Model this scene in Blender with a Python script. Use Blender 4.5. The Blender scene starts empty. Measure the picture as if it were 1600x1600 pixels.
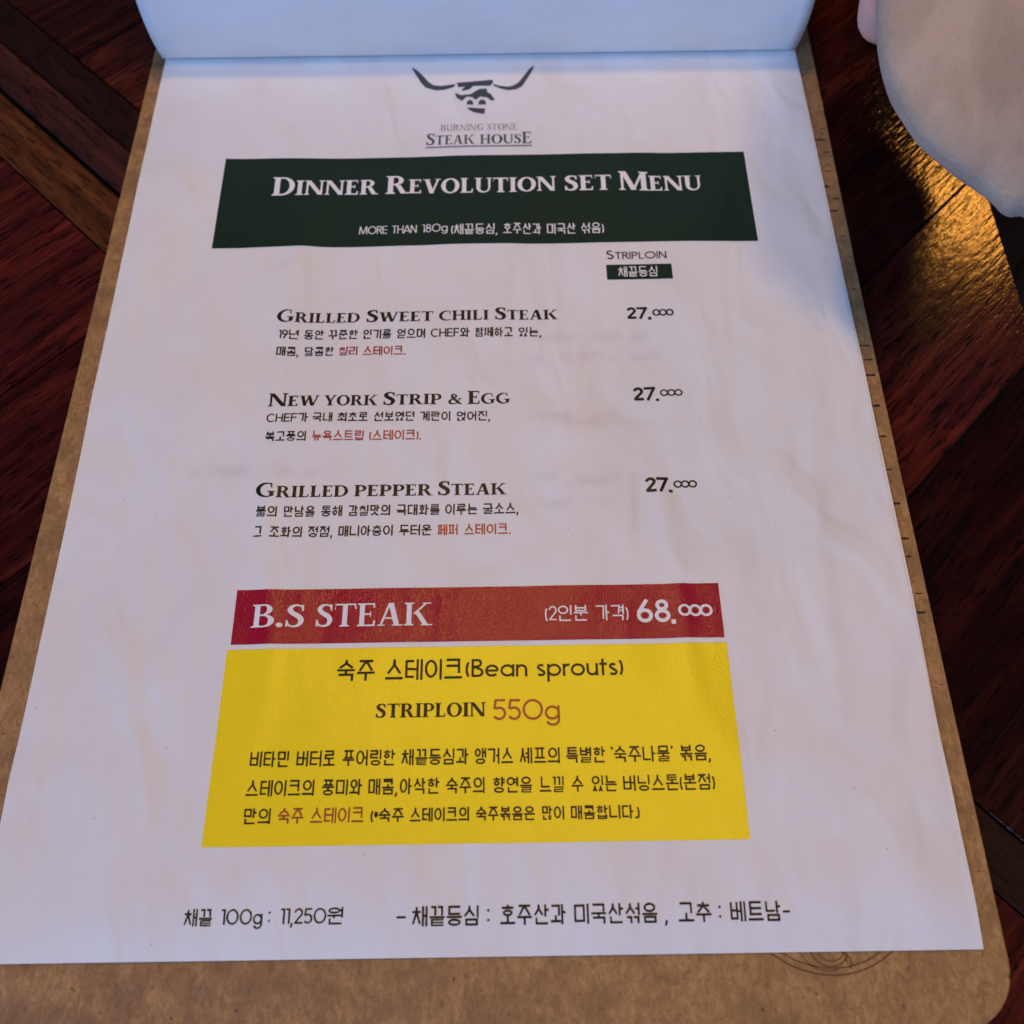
import bpy, bmesh, math, random
import numpy as np
from mathutils import Vector, Matrix

random.seed(7)
scene = bpy.context.scene
COL = scene.collection
R = math.radians
# World frame in metres: the menu page lies in the plane z = 0, x to the reader's right,
# y up the page, with the middle of the page's lower edge at the origin.

# ------------------------------------------------------------------ camera
cam_d = bpy.data.cameras.new("camera")
cam = bpy.data.objects.new("camera", cam_d)
COL.objects.link(cam)
scene.camera = cam
_r = Vector((0.99989, -0.013515, -0.005981))
_u = Vector((0.014768, 0.897651, 0.440459))
_d = Vector((0.000584, 0.440499, -0.897753))
_m = Matrix((_r, _u, -_d)).transposed().to_4x4()
_m.translation = Vector((0.008436, -0.002620, 0.213367))
cam.matrix_world = _m
cam_d.sensor_width = 36
cam_d.lens = 1460 / 1600 * 36
cam_d.clip_start = 0.01
cam_d.clip_end = 50
cam_d.dof.use_dof = True
cam_d.dof.focus_distance = 0.232
cam_d.dof.aperture_fstop = 17

# ------------------------------------------------------------------ world, lamps, exposure
w = bpy.data.worlds.new("World")
scene.world = w
w.use_nodes = True
bg = w.node_tree.nodes["Background"]
bg.inputs["Color"].default_value = (0.62, 0.62, 1.0, 1)
bg.inputs["Strength"].default_value = 0.035

def lamp(name, kind, loc, target, color, power, size):
    d = bpy.data.lights.new(name, kind)
    d.color = color
    d.energy = power
    if kind == 'AREA':
        d.shape = 'SQUARE'
        d.size = size
    else:
        d.shadow_soft_size = size
    o = bpy.data.objects.new(name, d)
    COL.objects.link(o)
    o.location = loc
    o.rotation_euler = (Vector(target) - Vector(loc)).to_track_quat('-Z', 'Y').to_euler()
    return o

# cool window-like light from behind the reader, two warm bulbs beyond the table
lamp("cool_light", 'AREA', (-1.15, -1.95, 1.90), (0, 0.15, 0), (0.29, 0.50, 0.98), 80.0, 1.6)
lamp("warm_bulb", 'POINT', (-0.016, 0.382, 0.85), (0, 0, 0), (1.0, 0.56, 0.085), 7.3, 0.05)
lamp("warm_high_bulb", 'POINT', (0.245, 0.07, 0.95), (0, 0, 0), (1.0, 0.56, 0.085), 6.9, 0.10)
lamp("warm_side_bulb", 'POINT', (0.726, 1.055, 0.873), (0, 0, 0), (1.0, 0.41, 0.065), 3.4, 0.045)

scene.view_settings.view_transform = 'Standard'
scene.view_settings.look = 'None'
scene.view_settings.exposure = 0.09
scene.view_settings.gamma = 1
scene.view_settings.use_curve_mapping = False
scene.render.engine = 'CYCLES'
scene.cycles.use_denoising = True
scene.cycles.max_bounces = 6

# ------------------------------------------------------------------ helpers
def tag(o, label=None, cat=None, group=None, kind=None):
    if label: o["label"] = label
    if cat: o["category"] = cat
    if group: o["group"] = group
    if kind: o["kind"] = kind
    return o

def empty(name, loc=(0, 0, 0)):
    o = bpy.data.objects.new(name, None)
    o.empty_display_size = 0.02
    o.location = loc
    COL.objects.link(o)
    return o

def obj(name, me, mat=None, parent=None):
    o = bpy.data.objects.new(name, me)
    COL.objects.link(o)
    if mat:
        for m in (mat if isinstance(mat, (list, tuple)) else [mat]):
            me.materials.append(m)
    if parent:
        o.parent = parent
        o.matrix_parent_inverse = Matrix.Translation(parent.location).inverted()
    return o

def mesh_from(name, verts, faces, smooth=False):
    me = bpy.data.meshes.new(name)
    me.from_pydata([tuple(v) for v in verts], [], faces)
    if smooth:
        me.polygons.foreach_set("use_smooth", [True] * len(me.polygons))
    me.update()
    return me

def bm_mesh(name, bm, smooth=False):
    me = bpy.data.meshes.new(name)
    bmesh.ops.recalc_face_normals(bm, faces=bm.faces)
    bm.to_mesh(me)
    bm.free()
    if smooth:
        me.polygons.foreach_set("use_smooth", [True] * len(me.polygons))
    return me

# ------------------------------------------------------------------ materials
class NT:
    def __init__(s, name):
        s.m = bpy.data.materials.new(name)
        s.m.use_nodes = True
        s.t = s.m.node_tree
        s.b = s.t.nodes["Principled BSDF"]
        s.co = s.t.nodes.new("ShaderNodeTexCoord").outputs["Object"]
    def n(s, typ, **kw):
        x = s.t.nodes.new(typ)
        for k, v in kw.items(): setattr(x, k, v)
        return x
    def link(s, a, b): s.t.links.new(a, b)
    def mapping(s, scale, rot=0.0, loc=(0, 0, 0)):
        # rotate first, then stretch, so the grain can run along any table direction
        a = s.n("ShaderNodeMapping"); a.inputs["Rotation"].default_value = (0, 0, rot)
        s.link(s.co, a.inputs["Vector"])
        b = s.n("ShaderNodeMapping"); b.inputs["Scale"].default_value = scale; b.inputs["Location"].default_value = loc
        s.link(a.outputs[0], b.inputs["Vector"])
        return b.outputs[0]
    def noise(s, vec, scale=1.0, detail=3, rough=0.55, dist=0.0):
        x = s.n("ShaderNodeTexNoise")
        x.inputs["Scale"].default_value = scale; x.inputs["Detail"].default_value = detail
        x.inputs["Roughness"].default_value = rough; x.inputs["Distortion"].default_value = dist
        s.link(vec, x.inputs["Vector"])
        return x.outputs["Fac"]
    def ramp(s, fac, stops):
        x = s.n("ShaderNodeValToRGB")
        e = x.color_ramp.elements
        while len(e) < len(stops): e.new(0.5)
        for k, (p, c) in enumerate(stops):
            e[k].position = p
            e[k].color = (*c, 1) if isinstance(c, (tuple, list)) else (c, c, c, 1)
        s.link(fac, x.inputs["Fac"])
        return x.outputs["Color"]
    def mix(s, fac, a, b, mode='MIX'):
        x = s.n("ShaderNodeMix", data_type='RGBA', blend_type=mode)
        for sock, v in ((x.inputs[0], fac), (x.inputs[6], a), (x.inputs[7], b)):
            if hasattr(v, "is_linked"): s.link(v, sock)
            elif isinstance(v, (int, float)): sock.default_value = v
            else: sock.default_value = (*v, 1)
        return x.outputs[2]
    def math(s, op, a, b=0.0):
        x = s.n("ShaderNodeMath", operation=op)
        for k, v in enumerate((a, b)):
            if hasattr(v, "is_linked"): s.link(v, x.inputs[k])
            else: x.inputs[k].default_value = v
        return x.outputs[0]
    def bump(s, h, strength, dist, prev=None):
        x = s.n("ShaderNodeBump")
        x.inputs["Strength"].default_value = strength; x.inputs["Distance"].default_value = dist
        s.link(h, x.inputs["Height"])
        if prev: s.link(prev, x.inputs["Normal"])
        s.link(x.outputs[0], s.b.inputs["Normal"])
        return x.outputs[0]
    def set(s, **kw):
        for k, v in kw.items():
            sock = s.b.inputs[k.replace("_", " ")]
            if hasattr(v, "is_linked"): s.link(v, sock)
            elif isinstance(v, tuple): sock.default_value = (*v, 1)
            else: sock.default_value = v

def page_relief(a, k=1.0):
    # handled paper: soft buckles plus a few slanting folds, shared by the sheet and its print
    buckle = a.noise(a.mapping((58, 27, 70)), 1.0, 2, 0.45, 0.6)
    n1 = a.bump(buckle, 0.8, 0.0028 * k)
    v = a.n("ShaderNodeTexVoronoi", voronoi_dimensions='2D', feature='DISTANCE_TO_EDGE')
    v.inputs["Scale"].default_value = 1.0
    warp = a.n("ShaderNodeMix", data_type='RGBA', blend_type='ADD')
    x = a.n("ShaderNodeTexNoise"); x.inputs["Scale"].default_value = 24; a.link(a.co, x.inputs["Vector"])
    warp.inputs[0].default_value = 0.6
    a.link(a.mapping((22, 11, 1), 0.35), warp.inputs[6]); a.link(x.outputs["Color"], warp.inputs[7])
    a.link(warp.outputs[2], v.inputs["Vector"])
    return a.bump(a.ramp(v.outputs["Distance"], [(0.0, 0.0), (0.30, 1.0)]), 0.28, 0.0020 * k, n1)

def paper_mat(name, base, ghost=False, k=0.9):
    a = NT(name)
    fine = a.noise(a.co, 2600, 2, 0.7)
    mid = a.noise(a.mapping((34, 22, 60)), 1.0, 3, 0.5)
    c = a.mix(a.ramp(mid, [(0.35, 0.0), (0.7, 1.0)]), base, tuple(k * f for k, f in zip(base, (0.975, 0.95, 0.92))))
    if ghost:
        # printing on the reverse of the sheet showing faintly through
        for (x0, x1, y0, y1) in ((14, 38, 127.5, 131.5), (14, 42, 109.5, 113.5), (14, 34, 103, 106), (15, 50, 148, 151.5), (15, 48, 155, 158), (-76, -40, 113, 117)):
            sx = a.n("ShaderNodeSeparateXYZ"); a.link(a.co, sx.inputs[0])
            def band(sock, lo, hi, soft):
                m = a.n("ShaderNodeMapRange", interpolation_type='SMOOTHSTEP')
                m.inputs["From Min"].default_value = lo - soft; m.inputs["From Max"].default_value = lo + soft
                a.link(sock, m.inputs["Value"])
                q = a.n("ShaderNodeMapRange", interpolation_type='SMOOTHSTEP')
                q.inputs["From Min"].default_value = hi + soft; q.inputs["From Max"].default_value = hi - soft
                a.link(sock, q.inputs["Value"])
                return a.math('MULTIPLY', m.outputs[0], q.outputs[0])
            fac = a.math('MULTIPLY', band(sx.outputs[0], x0 / 1e3, x1 / 1e3, 0.003), band(sx.outputs[1], y0 / 1e3, y1 / 1e3, 0.0014))
            fac = a.math('MULTIPLY', fac, a.ramp(a.noise(a.mapping((200, 170, 1)), 1, 1), [(0.35, 0.0), (0.72, 0.24)]))
            c = a.mix(fac, c, (0.45, 0.42, 0.50))
    if ghost:
        v = a.n("ShaderNodeTexVoronoi", voronoi_dimensions='2D')
        v.inputs["Scale"].default_value = 24
        a.link(a.co, v.inputs["Vector"])
        c = a.mix(a.ramp(v.outputs["Distance"], [(0.003, 0.5), (0.005, 0.0)]), c, (0.16, 0.15, 0.17))
    a.set(Base_Color=c, Roughness=0.55)
    a.b.inputs["Specular IOR Level"].default_value = 0.35
    n1 = page_relief(a, k)
    a.bump(fine, 0.4, 0.00018, n1)
    return a.m

def ink_mat(name, base, rough=0.36, spec=0.55, bump=0.5):
    a = NT(name)
    c = a.mix(a.ramp(a.noise(a.co, 3200, 2), [(0.3, 0.0), (0.75, 1.0)]), base, tuple(min(1, k * 1.1 + 0.004) for k in base))
    a.set(Base_Color=c, Roughness=rough)
    a.b.inputs["Specular IOR Level"].default_value = spec
    n1 = page_relief(a, 0.45)
    a.bump(a.noise(a.mapping((2700, 1900, 2000)), 1, 2, 0.6), bump, 0.00011, n1)
    return a.m

def wood_mat(name, dark, mid, light, rot, rough=0.3, bump=0.6, spec=0.5):
    a = NT(name)
    attr = a.n("ShaderNodeVertexColor", layer_name="tint")
    streak = a.noise(a.mapping((16, 260, 40), rot), 1.0, 4, 0.62, 0.4)
    broad = a.noise(a.mapping((9, 38, 20), rot, (3, 1, 0)), 1.0, 3, 0.55)
    pore = a.noise(a.mapping((130, 900, 100), rot, (1, 7, 0)), 1.0, 3, 0.6)
    c = a.ramp(streak, [(0.30, dark), (0.52, mid), (0.78, light)])
    c = a.mix(a.ramp(broad, [(0.35, 0.0), (0.7, 0.75)]), c, dark)
    c = a.mix(a.ramp(pore, [(0.36, 0.85), (0.47, 0.0)]), c, tuple(k * 0.25 for k in dark))
    c = a.mix(1.0, c, attr.outputs["Color"], 'MULTIPLY')
    a.set(Base_Color=c, Roughness=a.mix(broad, (rough * 0.8,) * 3, (rough * 1.35,) * 3))
    a.b.inputs["Specular IOR Level"].default_value = spec
    n1 = a.bump(streak, bump * 0.5, 0.0004)
    a.bump(a.noise(a.mapping((210, 620, 100), rot, (1, 3, 0)), 1.0, 2, 0.5), bump, 0.00016, a.bump(pore, bump, 0.00016, n1))
    return a.m

def board_mat():
    a = NT("brown_fibreboard")
    f = a.noise(a.mapping((800, 420, 300)), 1, 5, 0.75, 0.8)
    g = a.noise(a.co, 130, 3, 0.6)
    d = a.noise(a.co, 700, 2, 0.5)
    c = a.ramp(f, [(0.3, (0.22, 0.112, 0.042)), (0.52, (0.38, 0.205, 0.082)), (0.75, (0.55, 0.33, 0.145))])
    c = a.mix(a.ramp(g, [(0.36, 0.55), (0.6, 0.0)]), c, (0.17, 0.095, 0.045))
    c = a.mix(a.ramp(d, [(0.23, 0.8), (0.29, 0.0)]), c, (0.06, 0.03, 0.015))
    a.set(Base_Color=c, Roughness=0.5)
    a.b.inputs["Specular IOR Level"].default_value = 0.4
    a.bump(f, 0.4, 0.0003)
    return a.m

def plain(name, base, rough=0.6, nscale=300, bump=0.2, dist=0.0005, var=0.85):
    a = NT(name)
    c = a.mix(a.noise(a.co, nscale, 4, 0.6), base, tuple(k * var for k in base))
    a.set(Base_Color=c, Roughness=rough)
    a.bump(a.noise(a.co, nscale * 2, 3), bump, dist)
    return a.m

PAPER = (0.79, 0.79, 0.79)
M_paper = paper_mat("menu_paper", PAPER, ghost=True)
M_paper_plain = paper_mat("plain_paper", PAPER)
M_paper_turned = paper_mat("turned_paper", PAPER, k=0.3)
M_black = ink_mat("black_toner", (0.010, 0.009, 0.0095), 0.42, 0.3)
M_grey = ink_mat("grey_toner", (0.20, 0.20, 0.21))
M_logo = ink_mat("logo_toner", (0.035, 0.042, 0.05))
M_redtext = ink_mat("red_lettering_toner", (0.33, 0.022, 0.035))
M_redink = ink_mat("crimson_toner", (0.31, 0.006, 0.030), 0.20, 0.24, 0.9)
M_yellow = ink_mat("yellow_toner", (0.92, 0.70, 0.012), 0.28, 0.5, 0.8)
M_green = ink_mat("green_toner", (0.006, 0.023, 0.0145), 0.5, 0.16, 0.35)
M_white = ink_mat("unprinted_white", (0.78, 0.77, 0.77), 0.55, 0.3)
M_orangetext = ink_mat("brown_red_toner", (0.30, 0.035, 0.02))
M_board = board_mat()
M_burn = plain("burnt_mark", (0.02, 0.011, 0.006), 0.7)
M_engrave = plain("engraved_line", (0.14, 0.065, 0.026), 0.7)
ALONG, ACROSS = R(-45), R(45)
M_plank = wood_mat("dark_red_plank", (0.020, 0.0035, 0.0025), (0.085, 0.013, 0.007), (0.21, 0.042, 0.016), ALONG, 0.12, 0.42)
M_strip_amber = wood_mat("amber_strip", (0.035, 0.009, 0.003), (0.105, 0.031, 0.009), (0.19, 0.064, 0.017), ACROSS, 0.4, 0.6, 0.3)
M_strip_maroon = wood_mat("maroon_strip", (0.020, 0.005, 0.004), (0.055, 0.014, 0.010), (0.09, 0.026, 0.018), ACROSS, 0.36, 0.5)
M_strip_dark = wood_mat("blackish_strip", (0.008, 0.003, 0.003), (0.020, 0.006, 0.006), (0.04, 0.012, 0.010), ACROSS, 0.5, 0.5, 0.15)
M_void = plain("groove_dark", (0.006, 0.004, 0.004), 0.8)
M_floor = plain("dark_floor", (0.012, 0.012, 0.015), 0.7, 8)
M_trouser = plain("navy_cloth", (0.010, 0.011, 0.018), 0.9, 900, 0.4)
M_skin = plain("skin", (0.72, 0.42, 0.36), 0.45, 500, 0.15, 0.0003, 0.93)
M_skin.node_tree.nodes["Principled BSDF"].inputs["Subsurface Weight"].default_value = 0.25
M_skin.node_tree.nodes["Principled BSDF"].inputs["Subsurface Radius"].default_value = (0.006, 0.002, 0.001)

def fleece_mat():
    a = NT("cream_fleece")
    g = a.noise(a.mapping((55, 26, 40), 0.3), 1, 4, 0.6)
    f = a.noise(a.co, 900, 4, 0.7)
    vein = a.noise(a.mapping((40, 150, 60), 0.25), 1, 5, 0.7, 1.0)
    c = a.mix(a.ramp(g, [(0.38, 0.0), (0.62, 1.0)]), (0.50, 0.385, 0.285), (0.36, 0.27, 0.20))
    c = a.mix(a.ramp(vein, [(0.32, 0.6), (0.40, 0.0)]), c, (0.28, 0.21, 0.17))
    c = a.mix(a.ramp(f, [(0.3, 0.35), (0.6, 0.0)]), c, (0.42, 0.32, 0.26))
    a.set(Base_Color=c, Roughness=0.95)
    a.b.inputs["Specular IOR Level"].default_value = 0.1
    a.b.inputs["Sheen Weight"].default_value = 0.3
    n1 = a.bump(g, 0.4, 0.004)
    a.bump(f, 0.6, 0.0008, n1)
    return a.m
M_fleece = fleece_mat()

# ------------------------------------------------------------------ page surface
def vnoise(x, y, seed):
    rs = np.random.RandomState(seed)
    g = rs.rand(64, 64)
    xi = np.floor(x).astype(int); yi = np.floor(y).astype(int)
    fx = x - xi; fy = y - yi
    fx = fx * fx * fx * (fx * (fx * 6 - 15) + 10); fy = fy * fy * fy * (fy * (fy * 6 - 15) + 10)
    G = lambda a, b: g[a % 64, b % 64]
    return (G(xi, yi) * (1 - fx) + G(xi + 1, yi) * fx) * (1 - fy) + (G(xi, yi + 1) * (1 - fx) + G(xi + 1, yi + 1) * fx) * fy - 0.5

def page_z(x, y):
    x = np.asarray(x, float); y = np.asarray(y, float)
    wx = x + 0.010 * vnoise(x / 0.05 + 9, y / 0.06 + 9, 5)
    z = 0.0011 * vnoise(wx / 0.055 + 20, y / 0.10 + 20, 1)
    z = z + 0.0007 * vnoise(wx / 0.020 + 30, y / 0.045 + 30, 2)
    ridge = np.exp(-(vnoise(wx / 0.034 + 40, y / 0.085 + 12, 3) / 0.11) ** 2)
    z = z + 0.00045 * (ridge - 0.4)
    edge = np.clip(1 - y / 0.016, 0, 1) ** 2
    fade = np.clip((0.272 - y) / 0.03, 0.15, 1)
    return z * fade * (1 - edge) - 0.0011 * edge

def grid_faces(nx, ny):
    return [(j * (nx + 1) + i, j * (nx + 1) + i + 1, (j + 1) * (nx + 1) + i + 1, (j + 1) * (nx + 1) + i) for j in range(ny) for i in range(nx)]

def page_patch(name, x0, x1, y0, y1, lift, step=0.0015):
    nx = max(1, int((x1 - x0) / step)); ny = max(1, int((y1 - y0) / step))
    X, Y = np.meshgrid(np.linspace(x0, x1, nx + 1), np.linspace(y0, y1, ny + 1))
    V = np.stack([X.ravel(), Y.ravel(), page_z(X, Y).ravel() + lift], 1)
    return mesh_from(name, V, grid_faces(nx, ny), True)

# ------------------------------------------------------------------ lettering engine
# Every glyph is a set of pen strokes and filled shapes; it is sampled on a small grid and
# its outline is cut with marching squares into a flat mesh that follows the page.
def arc(cx, cy, rx, ry, a0, a1, n=14):
    return [(cx + rx * math.cos(R(a0 + (a1 - a0) * k / n)), cy + ry * math.sin(R(a0 + (a1 - a0) * k / n))) for k in range(n + 1)]

def inside(prim, X, Y):
    k = prim[0]
    if k == 'P':
        p = prim[1]; m = np.zeros(X.shape, bool)
        for (xa, ya), (xb, yb) in zip(p, p[1:] + p[:1]):
            if ya == yb: continue
            c = (ya > Y) != (yb > Y)
            m ^= c & (X < (xb - xa) * (Y - ya) / (yb - ya) + xa)
        return m
    if k == 'E':
        _, cx, cy, rx, ry, ix, iy = prim
        m = ((X - cx) / rx) ** 2 + ((Y - cy) / ry) ** 2 <= 1
        if ix > 0 and iy > 0: m &= ((X - cx) / ix) ** 2 + ((Y - cy) / iy) ** 2 > 1
        return m
    m = np.zeros(X.shape, bool)
    if k == 'V':                                     # variable width, round joints
        p = prim[1]
        for (xa, ya, wa), (xb, yb, wb) in zip(p, p[1:]):
            dx, dy = xb - xa, yb - ya; L = dx * dx + dy * dy + 1e-12
            t = np.clip(((X - xa) * dx + (Y - ya) * dy) / L, 0, 1)
            m |= (X - xa - t * dx) ** 2 + (Y - ya - t * dy) ** 2 <= ((wa + (wb - wa) * t) / 2) ** 2
        return m
    _, p, wd = prim                                  # 'S': even width, flat ends, square joints
    n = len(p) - 1; h = wd / 2
    for q, ((xa, ya), (xb, yb)) in enumerate(zip(p, p[1:])):
        dx, dy = xb - xa, yb - ya; L = math.hypot(dx, dy) + 1e-9
        dx /= L; dy /= L
        t = (X - xa) * dx + (Y - ya) * dy; s = -(X - xa) * dy + (Y - ya) * dx
        smooth = n > 6
        e0 = h if (q > 0 and not smooth) else (h * .3 if q > 0 else 0)
        e1 = h if (q < n - 1 and not smooth) else (h * .3 if q < n - 1 else 0)
        m |= (t >= -e0) & (t <= L + e1) & (np.abs(s) <= h)
    return m

def polygonise(prims, x0, x1, y0, y1, ppu, cuts=()):
    """cells of the glyph as polygons in glyph units"""
    nx = int((x1 - x0) * ppu) + 2; ny = int((y1 - y0) * ppu) + 2
    SS = 3
    gx = x0 + (np.arange(nx * SS) + 0.5) / (ppu * SS) - 0.5 / ppu
    gy = y0 + (np.arange(ny * SS) + 0.5) / (ppu * SS) - 0.5 / ppu
    X, Y = np.meshgrid(gx, gy)
    m = np.zeros(X.shape, bool)
    for p in prims: m |= inside(p, X, Y)
    for p in cuts: m &= ~inside(p, X, Y)
    F = m.reshape(ny, SS, nx, SS).mean((1, 3))
    F[0] = F[-1] = 0; F[:, 0] = F[:, -1] = 0
    I = F >= 0.5
    cnt = I[:-1, :-1].astype(int) + I[1:, :-1] + I[:-1, 1:] + I[1:, 1:]
    polys = []
    px = lambda i: x0 + i / ppu
    py = lambda j: y0 + j / ppu
    for j in range(ny - 1):
        row = cnt[j]; i = 0
        while i < nx - 1:
            c = row[i]
            if c == 0: i += 1; continue
            if c == 4:
                k = i
                while k < nx - 1 and row[k] == 4 and k - i < 8: k += 1
                polys.append([(px(i), py(j)), (px(k), py(j)), (px(k), py(j + 1)), (px(i), py(j + 1))])
                i = k; continue
            cs = ((i, j), (i + 1, j), (i + 1, j + 1), (i, j + 1)); P = []
            for (ia, ja), (ib, jb) in zip(cs, cs[1:] + cs[:1]):
                fa, fb = F[ja, ia], F[jb, ib]
                if I[ja, ia]: P.append((px(ia), py(ja)))
                if I[ja, ia] != I[jb, ib]:
                    t = (0.5 - fa) / (fb - fa)
                    P.append((px(ia + (ib - ia) * t), py(ja + (jb - ja) * t)))
            if len(P) > 2: polys.append(P)
            i += 1
    return polys

# ---- hangul, drawn as even strokes like the printed gothic face
CHO = "ㄱㄲㄴㄷㄸㄹㅁㅂㅃㅅㅆㅇㅈㅉㅊㅋㅌㅍㅎ"
JUNG = "ㅏㅐㅑㅒㅓㅔㅕㅖㅗㅘㅙㅚㅛㅜㅝㅞㅟㅠㅡㅢㅣ"
JONG = ["", "ㄱ", "ㄲ", "ㄱㅅ", "ㄴ", "ㄴㅈ", "ㄴㅎ", "ㄷ", "ㄹ", "ㄹㄱ", "ㄹㅁ", "ㄹㅂ", "ㄹㅅ", "ㄹㅌ", "ㄹㅍ", "ㄹㅎ", "ㅁ", "ㅂ", "ㅂㅅ", "ㅅ", "ㅆ", "ㅇ", "ㅈ", "ㅊ", "ㅋ", "ㅌ", "ㅍ", "ㅎ"]
TWIN = {"ㄲ": "ㄱㄱ", "ㄸ": "ㄷㄷ", "ㅃ": "ㅂㅂ", "ㅆ": "ㅅㅅ", "ㅉ": "ㅈㅈ"}

def jamo(c, x0, x1, y0, y1, w, vert=False):
    """strokes of one consonant whose ink fills the box"""
    if c in TWIN: c = TWIN[c]
    H = y1 - y0
    w = min(w, H / (4.4 if c in "ㄹㅌㅊ" else 4.6 if c == "ㅎ" else 3.3 if c in "ㅋㅍㅂㅁㄷㅇ" else 3.0))
    if len(c) == 2:
        g = w * 0.75; mid = (x0 + x1) / 2
        return jamo(c[0], x0, mid - g / 2, y0, y1, w, vert) + jamo(c[1], mid + g / 2, x1, y0, y1, w, vert)
    h = w / 2
    a, b, lo, hi = x0 + h, x1 - h, y0 + h, y1 - h
    mx, my = (x0 + x1) / 2, (y0 + y1) / 2
    if c == "ㄱ": return [('S', [(x0, hi), (b, hi), (b - (0.10 * (x1 - x0) if vert else 0), y0)], w)]
    if c == "ㄴ": return [('S', [(a, y1), (a, lo), (x1, lo)], w)]
    if c == "ㄷ": return [('S', [(x1, hi), (a, hi), (a, lo), (x1, lo)], w)]
    if c == "ㄹ": return [('S', [(x0, hi), (b, hi), (b, my), (a, my), (a, lo), (x1, lo)], w)]
    if c == "ㅁ": return [('S', [(a, y1), (a, lo), (b, lo), (b, hi), (x0, hi)], w)]
    if c == "ㅂ": return [('S', [(a, y1), (a, lo), (b, lo), (b, y1)], w), ('S', [(a, my + h * .4), (b, my + h * .4)], w)]
    if c == "ㅅ": return [('V', [(mx, hi + h * .4, w), (mx - 0.02, (hi + lo) / 2 + .1 * (hi - lo), w), (a, lo, w)]), ('V', [(mx, hi, w), (mx + .02, (hi + lo) / 2 + .1 * (hi - lo), w), (b, lo, w)])]
    if c == "ㅇ": return [('E', mx, my, (x1 - x0) / 2, (y1 - y0) / 2, (x1 - x0) / 2 - w, (y1 - y0) / 2 - w)]
    if c == "ㅈ": return [('S', [(x0, hi), (x1, hi)], w), ('V', [(mx, hi, w), (a, lo, w)]), ('V', [(mx, hi, w), (b, lo, w)])]
    if c == "ㅊ":
        t = y0 + (y1 - y0) * 0.78
        return [('S', [(mx, y1), (mx, t - h)], w)] + jamo("ㅈ", x0, x1, y0, t, w)
    if c == "ㅋ": return jamo("ㄱ", x0, x1, y0, y1, w, vert) + [('S', [(x0, my + h * .2), (b, my + h * .2)], w)]
    if c == "ㅌ": return jamo("ㄷ", x0, x1, y0, y1, w) + [('S', [(a, my), (x1, my)], w)]
    if c == "ㅍ":
        q = (x1 - x0) * 0.27
        return [('S', [(x0, hi), (x1, hi)], w), ('S', [(x0, lo), (x1, lo)], w), ('S', [(x0 + q, hi), (x0 + q, lo)], w), ('S', [(x1 - q, hi), (x1 - q, lo)], w)]
    if c == "ㅎ":
        H = y1 - y0; bar = y0 + H * 0.74
        return [('S', [(mx, y1), (mx, bar)], w), ('S', [(x0, bar), (x1, bar)], w),
                ('E', mx, y0 + H * 0.29, (x1 - x0) * .42, H * 0.30, (x1 - x0) * .42 - w, H * 0.30 - w)]
    return []

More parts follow.
